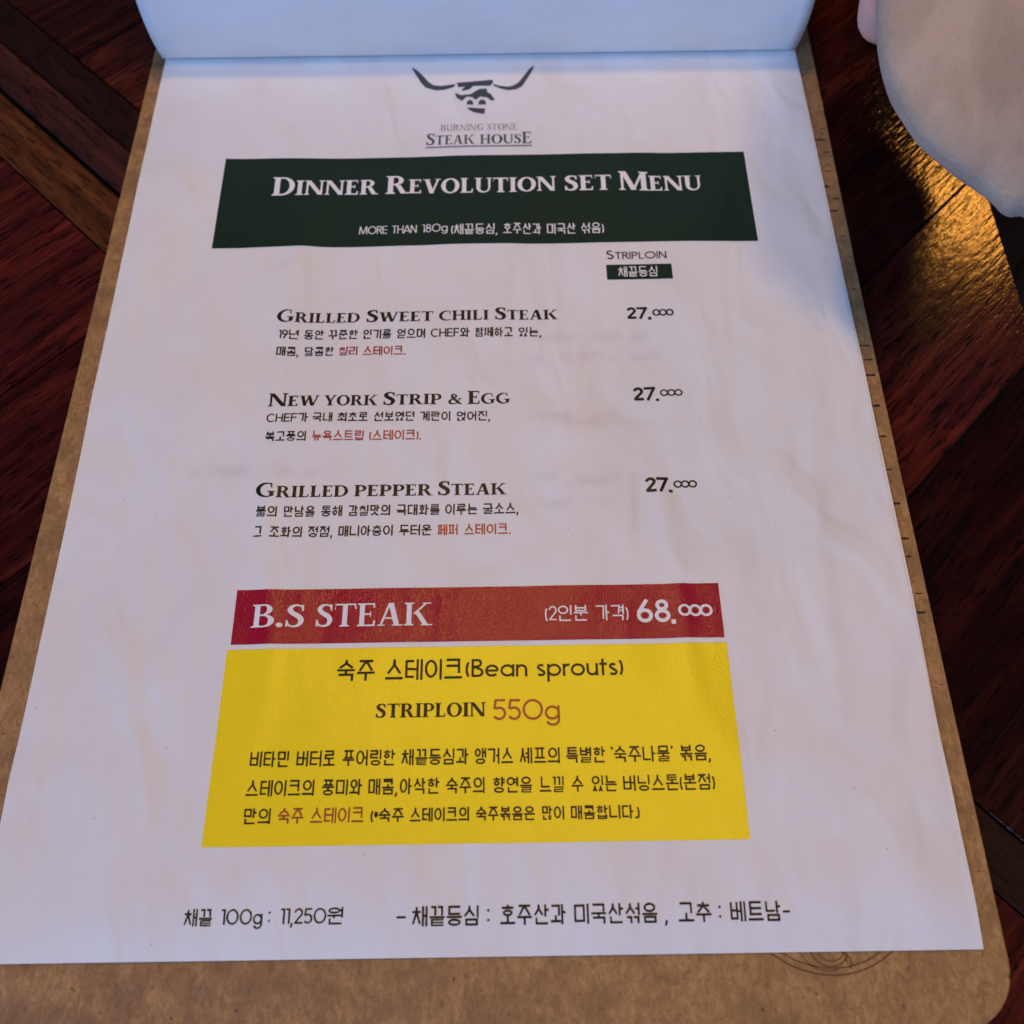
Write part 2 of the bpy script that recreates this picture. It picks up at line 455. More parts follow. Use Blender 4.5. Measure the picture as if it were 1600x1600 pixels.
def hangul(ch, A, w):
    """prims of a syllable in a box A wide and 1 high"""
    s = ord(ch) - 0xAC00
    ci, ju, jo = CHO[s // 588], JUNG[s % 588 // 28], JONG[s % 28]
    h = w / 2; P = []; fin = bool(jo)
    stems = {"ㅏ": 1, "ㅑ": 1, "ㅓ": 1, "ㅕ": 1, "ㅣ": 1, "ㅐ": 2, "ㅒ": 2, "ㅔ": 2, "ㅖ": 2, "ㅘ": 1, "ㅙ": 2, "ㅚ": 1, "ㅝ": 1, "ㅞ": 2, "ㅟ": 1, "ㅢ": 1}.get(ju, 0)
    hor = {"ㅘ": "ㅗ", "ㅙ": "ㅗ", "ㅚ": "ㅗ", "ㅝ": "ㅜ", "ㅞ": "ㅜ", "ㅟ": "ㅜ", "ㅢ": "ㅡ"}.get(ju, ju if ju in "ㅗㅛㅜㅠㅡ" else None)
    ver = {"ㅘ": "ㅏ", "ㅙ": "ㅐ", "ㅚ": "ㅣ", "ㅝ": "ㅓ", "ㅞ": "ㅔ", "ㅟ": "ㅣ", "ㅢ": "ㅣ"}.get(ju, ju if not hor else None)
    twin = ci in TWIN
    if ver:
        sy0 = 0.40 if fin else 0.0
        tick = ver in "ㅏㅑㅐㅒ"; left = ver in "ㅓㅕㅔㅖ"
        tl = 0.17 * A
        if stems == 1:
            sx = A - h - (tl if tick else 0.02)
            xs = [sx]
        else:
            xs = [A - h - 0.26 * A + (0.03 * A if not twin else .06 * A), A - h]
        for x in xs: P.append(('S', [(x, 1.0), (x, sy0)], w))
        top = 1.0 - 0.02; my = (sy0 + 1) / 2 + (0.02 if not fin else 0.03)
        if hor: my += .08
        dy = 0.12 if not fin else 0.09
        ys = [my + dy, my - dy] if ver in "ㅑㅕㅒㅖ" else [my]
        for y in ys:
            if tick and stems == 1: P.append(('S', [(xs[0], y), (A, y)], w))
            elif tick: P.append(('S', [(xs[0], y), (xs[1], y)], w))
            elif left: P.append(('S', [(xs[0] - tl - h, y), (xs[0], y)], w))
        lim = xs[0] - h - ((0.13 * A if ver == 'ㅣ' and not hor else 0.075 * A) if not left else tl + 0.01)
        if left and ci in "ㅇㅎ": lim = xs[0] - h - tl * .8
        if left and stems == 2 and ver in "ㅔㅖ": lim = xs[0] - h - tl * .75
    if ver and not hor:
        if fin: P += jamo(ci, 0.02, lim, 0.45, 0.98, w, True)
        else: P += jamo(ci, 0.0, lim, 0.10 if ci != "ㅅ" else .08, 0.96, w, True)
    elif hor and not ver:
        if fin:
            yb = 0.44; ih = 0.62
            if hor in "ㅜㅠ": yb = 0.52; ih = 0.60
            if hor == "ㅡ": yb = 0.44; ih = .53
        else:
            yb = 0.10; ih = 0.44
            if hor in "ㅜㅠ": yb = 0.38; ih = 0.46
            if hor == "ㅡ": yb = 0.10; ih = 0.30
        P.append(('S', [(0, yb), (A, yb)], w))
        d = 0.14 * A
        xs = {"ㅗ": [A / 2], "ㅜ": [A / 2], "ㅛ": [A / 2 - d, A / 2 + d], "ㅠ": [A / 2 - d, A / 2 + d], "ㅡ": []}[hor]
        for x in xs:
            if hor in "ㅗㅛ": P.append(('S', [(x, yb), (x, ih + 0.03)], w))
            else: P.append(('S', [(x, yb), (x, 0.0 if not fin else 0.34)], w))
        P += jamo(ci, 0.11 * A, 0.89 * A, ih, 1.0, w)
    else:
        if fin:
            yb, ih = 0.47, 0.62
            if hor == "ㅜ": yb, ih = .52, .63
        else:
            yb, ih = 0.16, 0.42
            if hor == "ㅜ": yb, ih = 0.32, 0.44
            if hor == "ㅡ": yb, ih = 0.12, 0.34
        xr = xs[0] - h - 0.02
        P.append(('S', [(0, yb), (xr, yb)], w))
        xm = xr * 0.5
        if hor == "ㅗ": P.append(('S', [(xm, yb), (xm, ih + 0.03)], w))
        if hor == "ㅜ": P.append(('S', [(xm, yb), (xm, 0.02 if not fin else 0.36)], w))
        P += jamo(ci, 0.05 * A, xr - 0.04 * A, ih, 0.98, w)
    if fin:
        P += jamo(jo, 0.10 * A, 0.92 * A, 0.0, 0.36, w)
    return P

# ---- geometric sans, 1 = cap height; returns (prims, width)
def sans(ch, w):
    h = w / 2; S = lambda *p: ('S', list(p), w); SS = lambda p: ('S', p, w)
    ring = lambda cx, cy, rx, ry: ('E', cx, cy, rx, ry, rx - w, ry - w)
    a, t = h, 1 - h
    D = {
        'C': ([SS(arc(.46, .5, .46 - h, .5 - h, 48, 312, 24))], .84), 'H': ([S((a, 0), (a, 1)), S((.72 - h, 0), (.72 - h, 1)), S((a, .5), (.72 - h, .5))], .72),
        'E': ([S((.56, t), (a, t), (a, h), (.56, h)), S((a, .5), (.54, .5))], .56), 'F': ([S((.54, t), (a, t), (a, 0)), S((a, .5), (.50, .5))], .54),
        'M': ([S((a, 0), (a + .06, 1)), S((a + .06, 1), (.48, 0.05)), S((.48, .05), (.90 - h, 1)), S((.90 - h, 1), (.96 - h, 0))], .96),
        'O': ([ring(.5, .5, .5, .5)], 1.0), 'R': ([S((a, 0), (a, 1)), SS([(a, t), (.30, t)] + arc(.32, .74, .24 - h, .26 - h, 90, -90, 10) + [(a, .48 + h)]), S((.30, .48), (.58, 0))], .58),
        'T': ([S((0, t), (.58, t)), S((.29, 0), (.29, 1))], .58), 'A': ([S((0, 0), (.38, 1)), S((.38, 1), (.76, 0)), S((.15, .28), (.61, .28))], .76),
        'N': ([S((a, 0), (a, 1)), S((a, 1), (.72 - h, 0)), S((.72 - h, 0), (.72 - h, 1))], .72), 'I': ([S((a, 0), (a, 1))], w),
        'P': ([S((a, 0), (a, 1)), SS([(a, t), (.30, t)] + arc(.32, .72, .26 - h, .28 - h, 90, -90, 10) + [(a, .44 + h)])], .58), 'L': ([S((a, 1), (a, h), (.50, h))], .50),
        'S': ([SS(arc(.29, .745, .27 - h, .255 - h, 35, 250, 14) + arc(.29, .27, .29 - h, .27 - h, 80, -150, 14))], .58),
        '0': ([ring(.46, .5, .46, .5)], .92), '1': ([S((0, t), (.24, t), (.24, 0))], .30),
        '2': ([SS(arc(.30, .70, .30 - h, .30 - h, 175, -38, 14) + [(h, h), (.60, h)])], .60),
        '5': ([S((.56, t), (.13, t), (.07, .52)), SS(arc(.29, .325, .31 - h, .325 - h, 130, -150, 18))], .60),
        '6': ([S((.42, 1), (.06, .42)), ring(.31, .31, .31, .31)], .62), '7': ([S((0, t), (.56, t), (.18, 0))], .60),
        '8': ([ring(.30, .75, .25, .25), ring(.30, .29, .30, .29)], .60), '9': ([ring(.31, .69, .31, .31), S((.56, .58), (.20, 0))], .62),
        'B': ([S((a, 0), (a, 1)), SS([(a, t), (.28, t)] + arc(.30, .76, .22 - h, .24 - h, 90, -90, 10) + [(a, .52 + h)]), SS([(a, .52), (.30, .52)] + arc(.32, .26, .27 - h, .26 - h, 90, -90, 10) + [(a, h)])], .59),
        'e': ([SS(arc(.34, .34, .34 - h, .34 - h, 0, 318, 24)), S((h, .34), (.68 - h, .34))], .68),
        'a': ([ring(.34, .34, .34, .34), S((.68 - h, 0), (.68 - h, .68))], .68),
        'n': ([S((a, 0), (a, .68)), SS([(.56 - h, 0), (.56 - h, .36)] + arc(.28, .38, .28 - h, .30 - h, 0, 180, 14))], .56),
        's': ([SS(arc(.22, .505, .20 - h, .175 - h, 35, 250, 12) + arc(.22, .19, .22 - h, .19 - h, 80, -150, 12))], .44),
        'p': ([S((a, -.30), (a, .68)), ring(.34, .34, .34, .34)], .68), 'r': ([S((a, 0), (a, .68)), SS(arc(.30, .40, .30 - h, .28 - h, 180, 80, 8))], .32),
        'o': ([ring(.34, .34, .34, .34)], .68), 'u': ([S((.56 - h, 0), (.56 - h, .68)), SS([(h, .68), (h, .32)] + arc(.28, .30, .28 - h, .30 - h, 180, 360, 14))], .56),
        't': ([S((.16, 0), (.16, .92)), S((0, .63), (.36, .63))], .36),
        'g': ([ring(.34, .34, .34, .34), SS([(.68 - h, .68), (.68 - h, 0.0)] + arc(.36, -.02, .32 - h, .27 - h, 0, -165, 12))], .68),
        '(': ([SS(arc(.46, .42, .42, .62, 140, 220, 10))], .20), ')': ([SS(arc(-.28, .42, .42, .62, 40, -40, 10))], .20),
        '.': ([('S', [(0, h * 1.15), (w * 1.15, h * 1.15)], w * 1.15)], w * 1.15), ',': ([('S', [(h, w * 1.2), (h, 0), (0, -.14)], w)], w),
        ':': ([('S', [(0, .26), (w * 1.1, .26)], w * 1.1), ('S', [(0, .74), (w * 1.1, .74)], w * 1.1)], w * 1.1), '-': ([S((0, .46), (.46, .46))], .46),
        '*': ([S((.16, .34), (.16, .78)), S((0, .46), (.32, .68)), S((0, .68), (.32, .46))], .32),
        '‘': ([S((.03, .98), (.10, .80))], .13), '’': ([S((.10, .98), (.03, .80))], .13),
    }
    return D[ch]

# ---- bookish bold serif capitals; T = thick stem, t = thin stroke
def serif(ch, T=.205, t=.085, sf=.055):
    def stem(x, y0=0, y1=1, l=.085, r=.085, w=None, foot=True, head=True):
        w = w or T
        o = [('P', [(x, y0), (x + w, y0), (x + w, y1), (x, y1)])]
        for yy, s, on in ((y0, 1, foot), (y1, -1, head)):
            if on: o.append(('P', [(x - l, yy), (x + w + r, yy), (x + w + r, yy + s * sf * .8), (x + w, yy + s * sf * 1.7), (x, yy + s * sf * 1.7), (x - l, yy + s * sf * .8)]))
        return o
    def bar(x0, x1, y, w=None): w = w or t; return [('P', [(x0, y), (x1, y), (x1, y + w), (x0, y + w)])]
    def tip(x, y0, y1, d): return [('P', [(x, y0), (x + d, y0), (x + d * .3, y1), (x - .03, y1)])]
    def diag(xa, ya, xb, yb, w): return [('P', [(xa, ya), (xa + w, ya), (xb + w, yb), (xb, yb)])]
    def sbar(x0, x1, y, s=1): return [('P', [(x0, y), (x1, y), (x1, y + s * sf), (x0, y + s * sf)])]
    def bowl(cx, cy, rx, ry, ir, iy):                # right half bowl
        o = [(cx, cy + ry)] + arc(cx, cy, rx, ry, 90, -90, 20) + [(cx, cy - ry)]
        i = arc(cx, cy, ir, iy, -90, 90, 20)
        return [('P', o + i)]
    l = .085
    if ch == 'I': return stem(l), T + 2 * l
    if ch == 'D': return stem(l) + bar(l, .42, 0) + bar(l, .42, 1 - t) + bowl(.40, .5, .46, .5, .26, .5 - t), .88
    if ch == 'N': return stem(l, w=t * 1.15, r=.06) + diag(l - .05, 1, .66, 0, T * 1.15) + stem(.76, w=t * 1.15, foot=False), .93
    if ch == 'E': return stem(l, r=.0) + bar(l, .62, 0) + bar(l, .60, 1 - t) + bar(l, .48, .49) + tip(.56, .23, 0, .08) + tip(.56, .79, 1, .05) + tip(.45, .40, .52, .03) + tip(.45, .66, .52, .03), .66
    if ch == 'F': return stem(l) + bar(l, .58, 1 - t) + bar(l, .46, .48), .62
    if ch == 'R': return stem(l) + bar(l, .40, 1 - t) + bar(l, .42, .46) + bowl(.38, .74, .31, .265, .12, .265 - t) + diag(.36, .48, .60, 0, T * 1.05) + sbar(.62, .90, 0), .86
    if ch == 'P': return stem(l) + bar(l, .40, 1 - t) + bar(l, .40, .42) + bowl(.38, .71, .32, .29, .13, .29 - t), .70
    if ch == 'B': return stem(l) + bar(l, .40, 1 - t) + bar(l, .42, .49) + bar(l, .42, 0) + bowl(.38, .765, .26, .235, .09, .235 - t) + bowl(.40, .27, .32, .27, .13, .27 - t), .74
    if ch == 'V': return diag(.08, 1, .34, 0, T * 1.05) + diag(.70, 1, .40, 0, t * 1.2) + sbar(0, .36, 1, -1) + sbar(.60, .88, 1, -1), .86
    if ch == 'A': return diag(.36, 1, .58, 0, T * 1.1) + diag(.36, .97, .08, 0, t * 1.15) + bar(.20, .62, .30) + sbar(0, .26, 0) + sbar(.50, .88, 0), .88
    if ch == 'W': return diag(.08, 1, .27, 0, T) + diag(.58, 1, .30, 0, t * 1.1) + diag(.48, 1, .72, 0, T) + diag(1.08, 1, .80, 0, t * 1.1) + sbar(0, .34, 1, -1) + sbar(.98, 1.24, 1, -1) + sbar(.44, .70, 1, -1), 1.22
    if ch == 'M': return stem(.10, w=t * 1.2, r=.07) + diag(.09, 1, .47, .02, T * 1.05) + diag(.90, 1, .52, .02, t * 1.2) + stem(.88, w=T) + sbar(.02, .2, 1, -1), 1.14
    if ch == 'Y': return diag(.06, 1, .32, .42, T) + diag(.70, 1, .40, .42, t * 1.2) + stem(.33, y1=.48, head=False) + sbar(0, .34, 1, -1) + sbar(.58, .86, 1, -1), .84
    if ch == 'K': return stem(l) + diag(.72, 1, .30, .50, t * 1.3) + diag(.34, .60, .66, 0, T * 1.1) + sbar(.62, .92, 1, -1) + sbar(.58, .96, 0), .94
    if ch == 'H': return stem(l) + stem(.62) + bar(l, .7, .48), .89
    if ch == 'L': return stem(l, r=.085) + bar(l, .60, 0) + tip(.56, .26, 0, .08), .66
    if ch == 'T': return stem(.28, head=False) + bar(.02, .73, 1 - t) + tip(.04, .76, 1, -.04) + tip(.70, .76, 1, .05), .75
    if ch == 'U': return [('P', [(l, 1), (l + T, 1), (l + T, .34), (l, .34)])] + [('P', arc(.425, .34, .34, .355, 180, 360, 18) + arc(.465, .34, .205, .26, 360, 180, 18))] + bar(.70, .78, .34, .66)[:1] + [('P', [(.67, .34), (.67 + t * 1.25, .34), (.67 + t * 1.25, 1), (.67, 1)])] + sbar(0, l + T + l, 1, -1) + sbar(.58, .86, 1, -1), .86
    if ch == 'O': return [('E', .45, .5,   .45, .515, .235, .515 - t)], .90
    if ch == 'C': return [('P', arc(.47, .5, .47, .515, 52, 312, 26) + arc(.54, .5, .33, .515 - t, 312, 52, 26))] + tip(.70, .66, 1.0, .07), .80
    if ch == 'G': return [('P', arc(.47, .5, .47, .515, 52, 318, 26) + arc(.54, .5, .33, .515 - t, 318, 52, 26))] + tip(.70, .68, 1.0, .06) + [('P', [(.64, .44), (.64 + T, .44), (.64 + T, .10), (.64, .04)])] + sbar(.52, .92, .44, -1), .92
    if ch == 'S':
        pts = [(.52, .80, t), (.47, .92, t), (.33, .965, t * 1.05), (.19, .91, T * .7), (.125, .78, T * .95), (.19, .64, T * 1.05), (.33, .53, T * 1.12), (.46, .40, T * 1.05), (.49, .24, T * .95), (.42, .09, T * .7), (.28, .035, t * 1.1), (.13, .08, t), (.06, .22, t)]
        out = []
        for k in range(len(pts) - 1):
            p0 = pts[max(0, k - 1)]; p1 = pts[k]; p2 = pts[k + 1]; p3 = pts[min(len(pts) - 1, k + 2)]
            for q in range(4):
                s = q / 4
                out.append(tuple(.5 * (2 * p1[i] + (p2[i] - p0[i]) * s + (2 * p0[i] - 5 * p1[i] + 4 * p2[i] - p3[i]) * s * s + (3 * p1[i] - p0[i] - 3 * p2[i] + p3[i]) * s ** 3) for i in range(3)))
        out.append(pts[-1])
        return [('V', out), ('P', [(.49, .98), (.55, .98), (.55, .70), (.50, .70)]), ('P', [(.02, .02), (.08, .02), (.08, .31), (.03, .31)])], .60
    if ch == '&':
        return [('V', [(.78, .52, .06), (.70, .30, .07), (.55, .10, .09), (.36, .035, .10), (.16, .08, .15), (.10, .24, .17), (.20, .42, .14), (.42, .58, .10), (.54, .72, .12), (.52, .88, .10), (.40, .96, .08), (.28, .90, .12), (.26, .76, .15), (.36, .56, .17), (.58, .28, .18), (.74, .08, .15), (.88, .04, .08)])] + sbar(.62, .90, .56, -1), .90
    if ch == '.': return [('E', .11, .09, .10, .10, 0, 0)], .24
    return [], .4

_cache = {}
def glyph_run(style, text):
    """polygons of a whole word: list of (poly), its ink width, in units of its height"""
    return None

class Lettering:
    """collects words as one flat mesh lying on the page"""
    def __init__(s, lift): s.v = []; s.f = []; s.lift = lift; s.n = 0
    def poly(s, P):
        s.v.extend(P); s.f.append(list(range(s.n, s.n + len(P)))); s.n += len(P)
    def place(s, polys, sx, sy, ox, oy):
        for P in polys: s.poly([(ox + x * sx, oy + y * sy) for x, y in P])
    def word(s, style, text, x0, x1, y0, y1):
        W = x1 - x0; H = y1 - y0
        if style in 'SRsX' or style == 'Rt':
            thin = style == 'Rt'
            kw = dict(T=.12, t=.05, sf=.04) if thin else dict(T=.165, t=.065, sf=.05) if style in 'Rs' else {}
            items = []; x = 0; kern = .035 if not thin else .06
            for ch in text:
                if ch == '.': p, wd = serif('.'); k = 1
                else:
                    p, wd = serif(ch.upper(), **kw); k = 1.0
                    if style in 'SR' and ch.islower(): k = .80
                    if ch == '&': k = .80
                key = ('serif', ch.upper(), style)
                if key not in _cache: _cache[key] = polygonise(p, -.08, wd + .12, -.08, 1.08, 44 if H < 5 else 60)
                items.append((key, x, k)); x += (wd * k + kern)
            tot = x - kern
            fx = W / tot
            for key, gx, k in items: s.place(_cache[key], fx * k, H * k, x0 + gx * fx, y0)
            return
        if style in 'LlgMDBO' or style == 'LC':
            wt = {'L': .10, 'l': .125, 'g': .115, 'M': .155, 'D': .19, 'B': .5, 'O': .2, 'LC': .145}[style]
            if style == 'B': s.poly([(x0, y0), (x1, y0), (x1, y1), (x0, y1)]); return
            if style == 'O':
                n = len(text); r = W / (2 * n - (n - 1) * .34) ; ratio = H / W
                wt_ = .205
                key = ('ooo', round(W / H, 2))
                if key not in _cache:
                    A = W / H; rx = A / (2 + 2 * .84 * (n - 1)) ; pr = [('E', rx + q * rx * 2 * .84, .5, rx, .5, rx - wt_, .5 - wt_) for q in range(n)]
                    _cache[key] = polygonise(pr, -.05, A + .05, -.05, 1.05, 40)
                s.place(_cache[key], H, H, x0, y0); return
            items = []; x = 0; kern = .07 if style not in 'D' else .03
            for ch in text:
                p, wd = sans(ch.upper() if style == 'LC' else ch, wt); k = 1.0
                if style == 'LC' and ch.islower(): k = .80
                items.append((ch, p, x, k, wd)); x += (wd + kern) * k
            tot = x - kern; a = W / H / tot
            for ch, p, gx, k, wd in items:
                # stretch the skeleton, keep the stroke even
                key = ('sans', style, ch, round(a, 2))
                if key not in _cache: _cache[key] = polygonise([stretch(q, a) for q in p], -.1, wd * a + .15, -.42, 1.1, 46)
                s.place(_cache[key], H * k, H * k, x0 + gx * a * H, y0)
            return
        # hangul word, with latin, figures and marks of the same face mixed in
        wt = .088 if style == 'k' else .128 if H < 3.3 else .112
        rel = []
        for ch in text:
            if 0xAC00 <= ord(ch) <= 0xD7A3: rel.append((1.0, .12))
            elif ch in "CHEF": rel.append({'C': .80, 'H': .72, 'E': .60, 'F': .58}[ch] and ({'C': .80, 'H': .72, 'E': .60, 'F': .58}[ch], .08))
            elif ch in "019257g": rel.append(({'1': .26, '0': .80, '9': .56, '2': .54, '5': .54, '7': .5, 'g': .60}[ch], .07))
            elif ch in "()": rel.append((.20, .08))
            elif ch in ".,:": rel.append((.12, .08))
            elif ch in "‘’": rel.append((.13, .07))
            elif ch == '*': rel.append((.30, .06))
            else: rel.append((.46, .10))
        tot = sum(a + b for a, b in rel) - rel[-1][1]
        u = W / tot; x = x0
        for ch, (a, b) in zip(text, rel):
            A = round(a * u / H, 2)
            key = ('k', ch, A, wt)
            if key not in _cache:
                if 0xAC00 <= ord(ch) <= 0xD7A3:
                    _cache[key] = polygonise(hangul(ch, A, wt), -.1, A + .12, -.1, 1.1, 34)
                else:
                    p, wd = sans(ch, wt); q = A / wd if ch not in ".,:" else 1
                    sc = .9 if ch in "CHEF0129578g" else 1.0
                    _cache[key] = [[(xx, yy * sc + (.07 if sc < 1 else 0)) for xx, yy in P] for P in polygonise([stretch(z, q) for z in p], -.1, A + .15, -.42, 1.15, 34)]
            s.place(_cache[key], H, H, x, y0)
            x += (a + b) * u
    def mesh(s, name):
        V = np.array(s.v) / 1e3
        Z = page_z(V[:, 0], V[:, 1]) + s.lift
        return mesh_from(name, np.column_stack([V, Z]), s.f, False)

def stretch(q, a):
    k = q[0]
    if k == 'E':
        _, cx, cy, rx, ry, ix, iy = q; w = rx - ix
        return ('E', cx * a, cy, rx * a, ry, rx * a - w, iy)
    if k == 'S': return ('S', [(x * a, y) for x, y in q[1]], q[2])
    if k == 'V': return ('V', [(x * a, y, w) for x, y, w in q[1]])
    return ('P', [(x * a, y) for x, y in q[1]])

def lettering(name, words, mat, parent, lift):
    L = Lettering(lift)
    for wd in words: L.word(*wd)
    return obj(name, L.mesh(name), mat, parent)

INK, TOP = 0.00010, 0.00018                           # print lies on the paper, reversed-out letters on the print
T = {}
T['house_thin'] = [
    ('Rt', 'BURNING', -12.33, 1.44, 237.34, 240.07),
    ('Rt', 'STONE', 2.46, 12.15, 237.34, 240.07)]
T['house'] = [
    ('R', 'Steak', -16.79, -1.39, 231.43, 236.39),
    ('R', 'housE', 0.23, 16.63, 231.43, 236.39)]
T['title'] = [
    ('S', 'Dinner', -63.5, -31.11, 210.86, 218.34),
    ('S', 'Revolution', -28.61, 23.47, 210.86, 218.34),
    ('S', 'set', 26.15, 40.59, 210.86, 218.34),
    ('S', 'Menu', 42.65, 68.32, 210.86, 218.34)]
T['portion'] = [
    ('L', 'MORE', -35.89, -27.47, 195.41, 198.44),
    ('L', 'THAN', -26.03, -18.66, 195.41, 198.44),
    ('L', '180g', -17.02, -9.36, 195.41, 198.44),
    ('K', '(채끝등심,', -8.22, 5.37, 194.19, 198.25),
    ('K', '호주산과', 7.17, 18.57, 194.19, 198.25),
    ('K', '미국산', 20.29, 28.89, 194.19, 198.25),
    ('K', '섞음)', 30.4, 37.28, 194.19, 198.25)]
T['cut'] = [
    ('LC', 'Striploin', 37.36, 55.03, 184.17, 187.52)]
T['badge'] = [
    ('K', '채끝등심', 40.52, 51.96, 177.47, 181.26)]
T['price0'] = [
    ('D', '27', 41.89, 47.63, 162.42, 166.48),
    ('B', '.', 47.9, 48.81, 162.01, 162.98),
    ('O', 'ooo', 49.2, 55.3, 163.27, 165.66)]
T['price1'] = [
    ('D', '27', 41.83, 47.72, 135.08, 139.32),
    ('B', '.', 47.9, 48.77, 134.77, 135.57),
    ('O', 'ooo', 49.13, 55.3, 136.3, 138.47)]
T['price2'] = [
    ('D', '27', 42.9, 48.76, 107.1, 111.27),
    ('B', '.', 48.92, 49.9, 106.89, 107.63),
    ('O', 'ooo', 50.25, 56.36, 108.24, 110.4)]
T['head0'] = [
    ('S', 'Grilled', -57.2, -33.75, 162.8, 167.06),
    ('S', 'Sweet', -31.96, -12.97, 162.8, 167.06),
    ('S', 'chili', -11.3, 2.83, 162.8, 167.06),
    ('S', 'Steak', 4.52, 22.33, 162.8, 167.06)]
T['desc0'] = [
    ('K', '19년', -56.16, -50.55, 156.89, 160.15),
    ('K', '동안', -49.11, -43.53, 156.89, 160.15),
    ('K', '꾸준한', -42.27, -34.04, 156.89, 160.15),
    ('K', '인기를', -32.56, -24.65, 156.89, 160.15),
    ('K', '얻으며', -23.03, -14.97, 156.89, 160.15),
    ('K', 'CHEF와', -13.5, -2.57, 156.89, 160.15),
    ('K', '함께하고', -1.09, 9.52, 156.89, 160.15),
    ('K', '있는,', 11.13, 17.39, 156.89, 160.15),
    ('K', '매콤,', -56.27, -50.25, 151.22, 154.3),
    ('K', '달콤한', -48.53, -40.3, 151.22, 154.3),
    ('r', '칠리', -38.91, -33.69, 151.22, 154.3),
    ('r', '스테이크.', -32.23, -20.48, 151.22, 154.3)]
T['head1'] = [
    ('S', 'New', -56.8, -43.11, 134.66, 138.85),
    ('S', 'york', -41.81, -27.34, 134.66, 138.85),
    ('S', 'Strip', -25.82, -10.01, 134.66, 138.85),
    ('S', '&', -8.32, -4.56, 134.66, 138.85),
    ('S', 'Egg', -3, 8.52, 134.66, 138.85)]
T['desc1'] = [
    ('K', 'CHEF가', -56.73, -45.61, 129.44, 132.41),
    ('K', '국내', -44.38, -39.06, 129.44, 132.41),
    ('K', '최초로', -37.69, -29.62, 129.44, 132.41),
    ('K', '선보였던', -27.99, -17.1, 129.44, 132.41),
    ('K', '계란이', -15.56, -7.5, 129.44, 132.41),
    ('K', '얹어진,', -5.95, 2.96, 129.44, 132.41),
    ('K', '복고풍의', -56.46, -45.6, 123.69, 126.65),
    ('r', '뉴욕스트립', -44.07, -30.36, 123.69, 126.65),
    ('r', '(스테이크).', -28.89, -15.39, 123.69, 126.65)]
T['head2'] = [
    ('S', 'Grilled', -57.21, -33.48, 107.2, 111.28),
    ('S', 'pepper', -32.01, -11.85, 107.2, 111.28),
    ('S', 'Steak', -10.46, 7.18, 107.2, 111.28)]
T['desc2'] = [
    ('K', '불의', -56.57, -51.29, 101.64, 104.68),
    ('K', '만남을', -49.66, -41.66, 101.64, 104.68),
    ('K', '통해', -40.09, -34.69, 101.64, 104.68),
    ('K', '감칠맛의', -33.17, -22.4, 101.64, 104.68),
    ('K', '극대화를', -20.85, -9.84, 101.64, 104.68),
    ('K', '이루는', -8.47, -0.27, 101.64, 104.68),
    ('K', '굴소스,', 1.18, 10.05, 101.64, 104.68),
    ('K', '그', -56.55, -54.45, 95.93, 98.92),
    ('K', '조화의', -52.67, -44.44, 95.93, 98.92),
    ('K', '정점,', -42.98, -36.91, 95.93, 98.92),
    ('K', '매니아층이', -35.29, -21.51, 95.93, 98.92),
    ('K', '두터운', -19.92, -11.82, 95.93, 98.92),
    ('r', '페퍼', -10.21, -5.12, 95.93, 98.92),
    ('r', '스테이크.', -3.59, 8.02, 95.93, 98.92)]
T['bs'] = [
    ('s', 'B.S', -54.6, -41.81, 72.08, 77.9),
    ('s', 'STEAK', -39.18, -11.18, 72.08, 77.9)]
T['serving'] = [
    ('K', '(2인분', 16.16, 26.51, 72.59, 76.6),
    ('K', '가격)', 28.44, 36.32, 72.59, 76.6)]
T['bsprice'] = [
    ('M', '68', 38.29, 46.33, 71.96, 77.76),
    ('B', '.', 46.45, 47.48, 71.42, 72.5),
    ('O', 'ooo', 48.25, 56.59, 73.27, 76.35)]
T['beans'] = [
    ('K', '숙주', -33.05, -24.17, 58.6, 63.65),
    ('K', '스테이크', -21.69, -3.71, 58.6, 63.65),
    ('l', '(Bean', -2.81, 11.64, 59.1, 63.48),
    ('l', 'sprouts)', 13.74, 34.15, 59.1, 63.48)]
T['loin'] = [
    ('X', 'STRIPLOIN', -23.46, 1.8, 49.82, 53.08)]
T['grams'] = [
    ('g', '550g', 3.46, 18.89, 48.86, 53.74)]
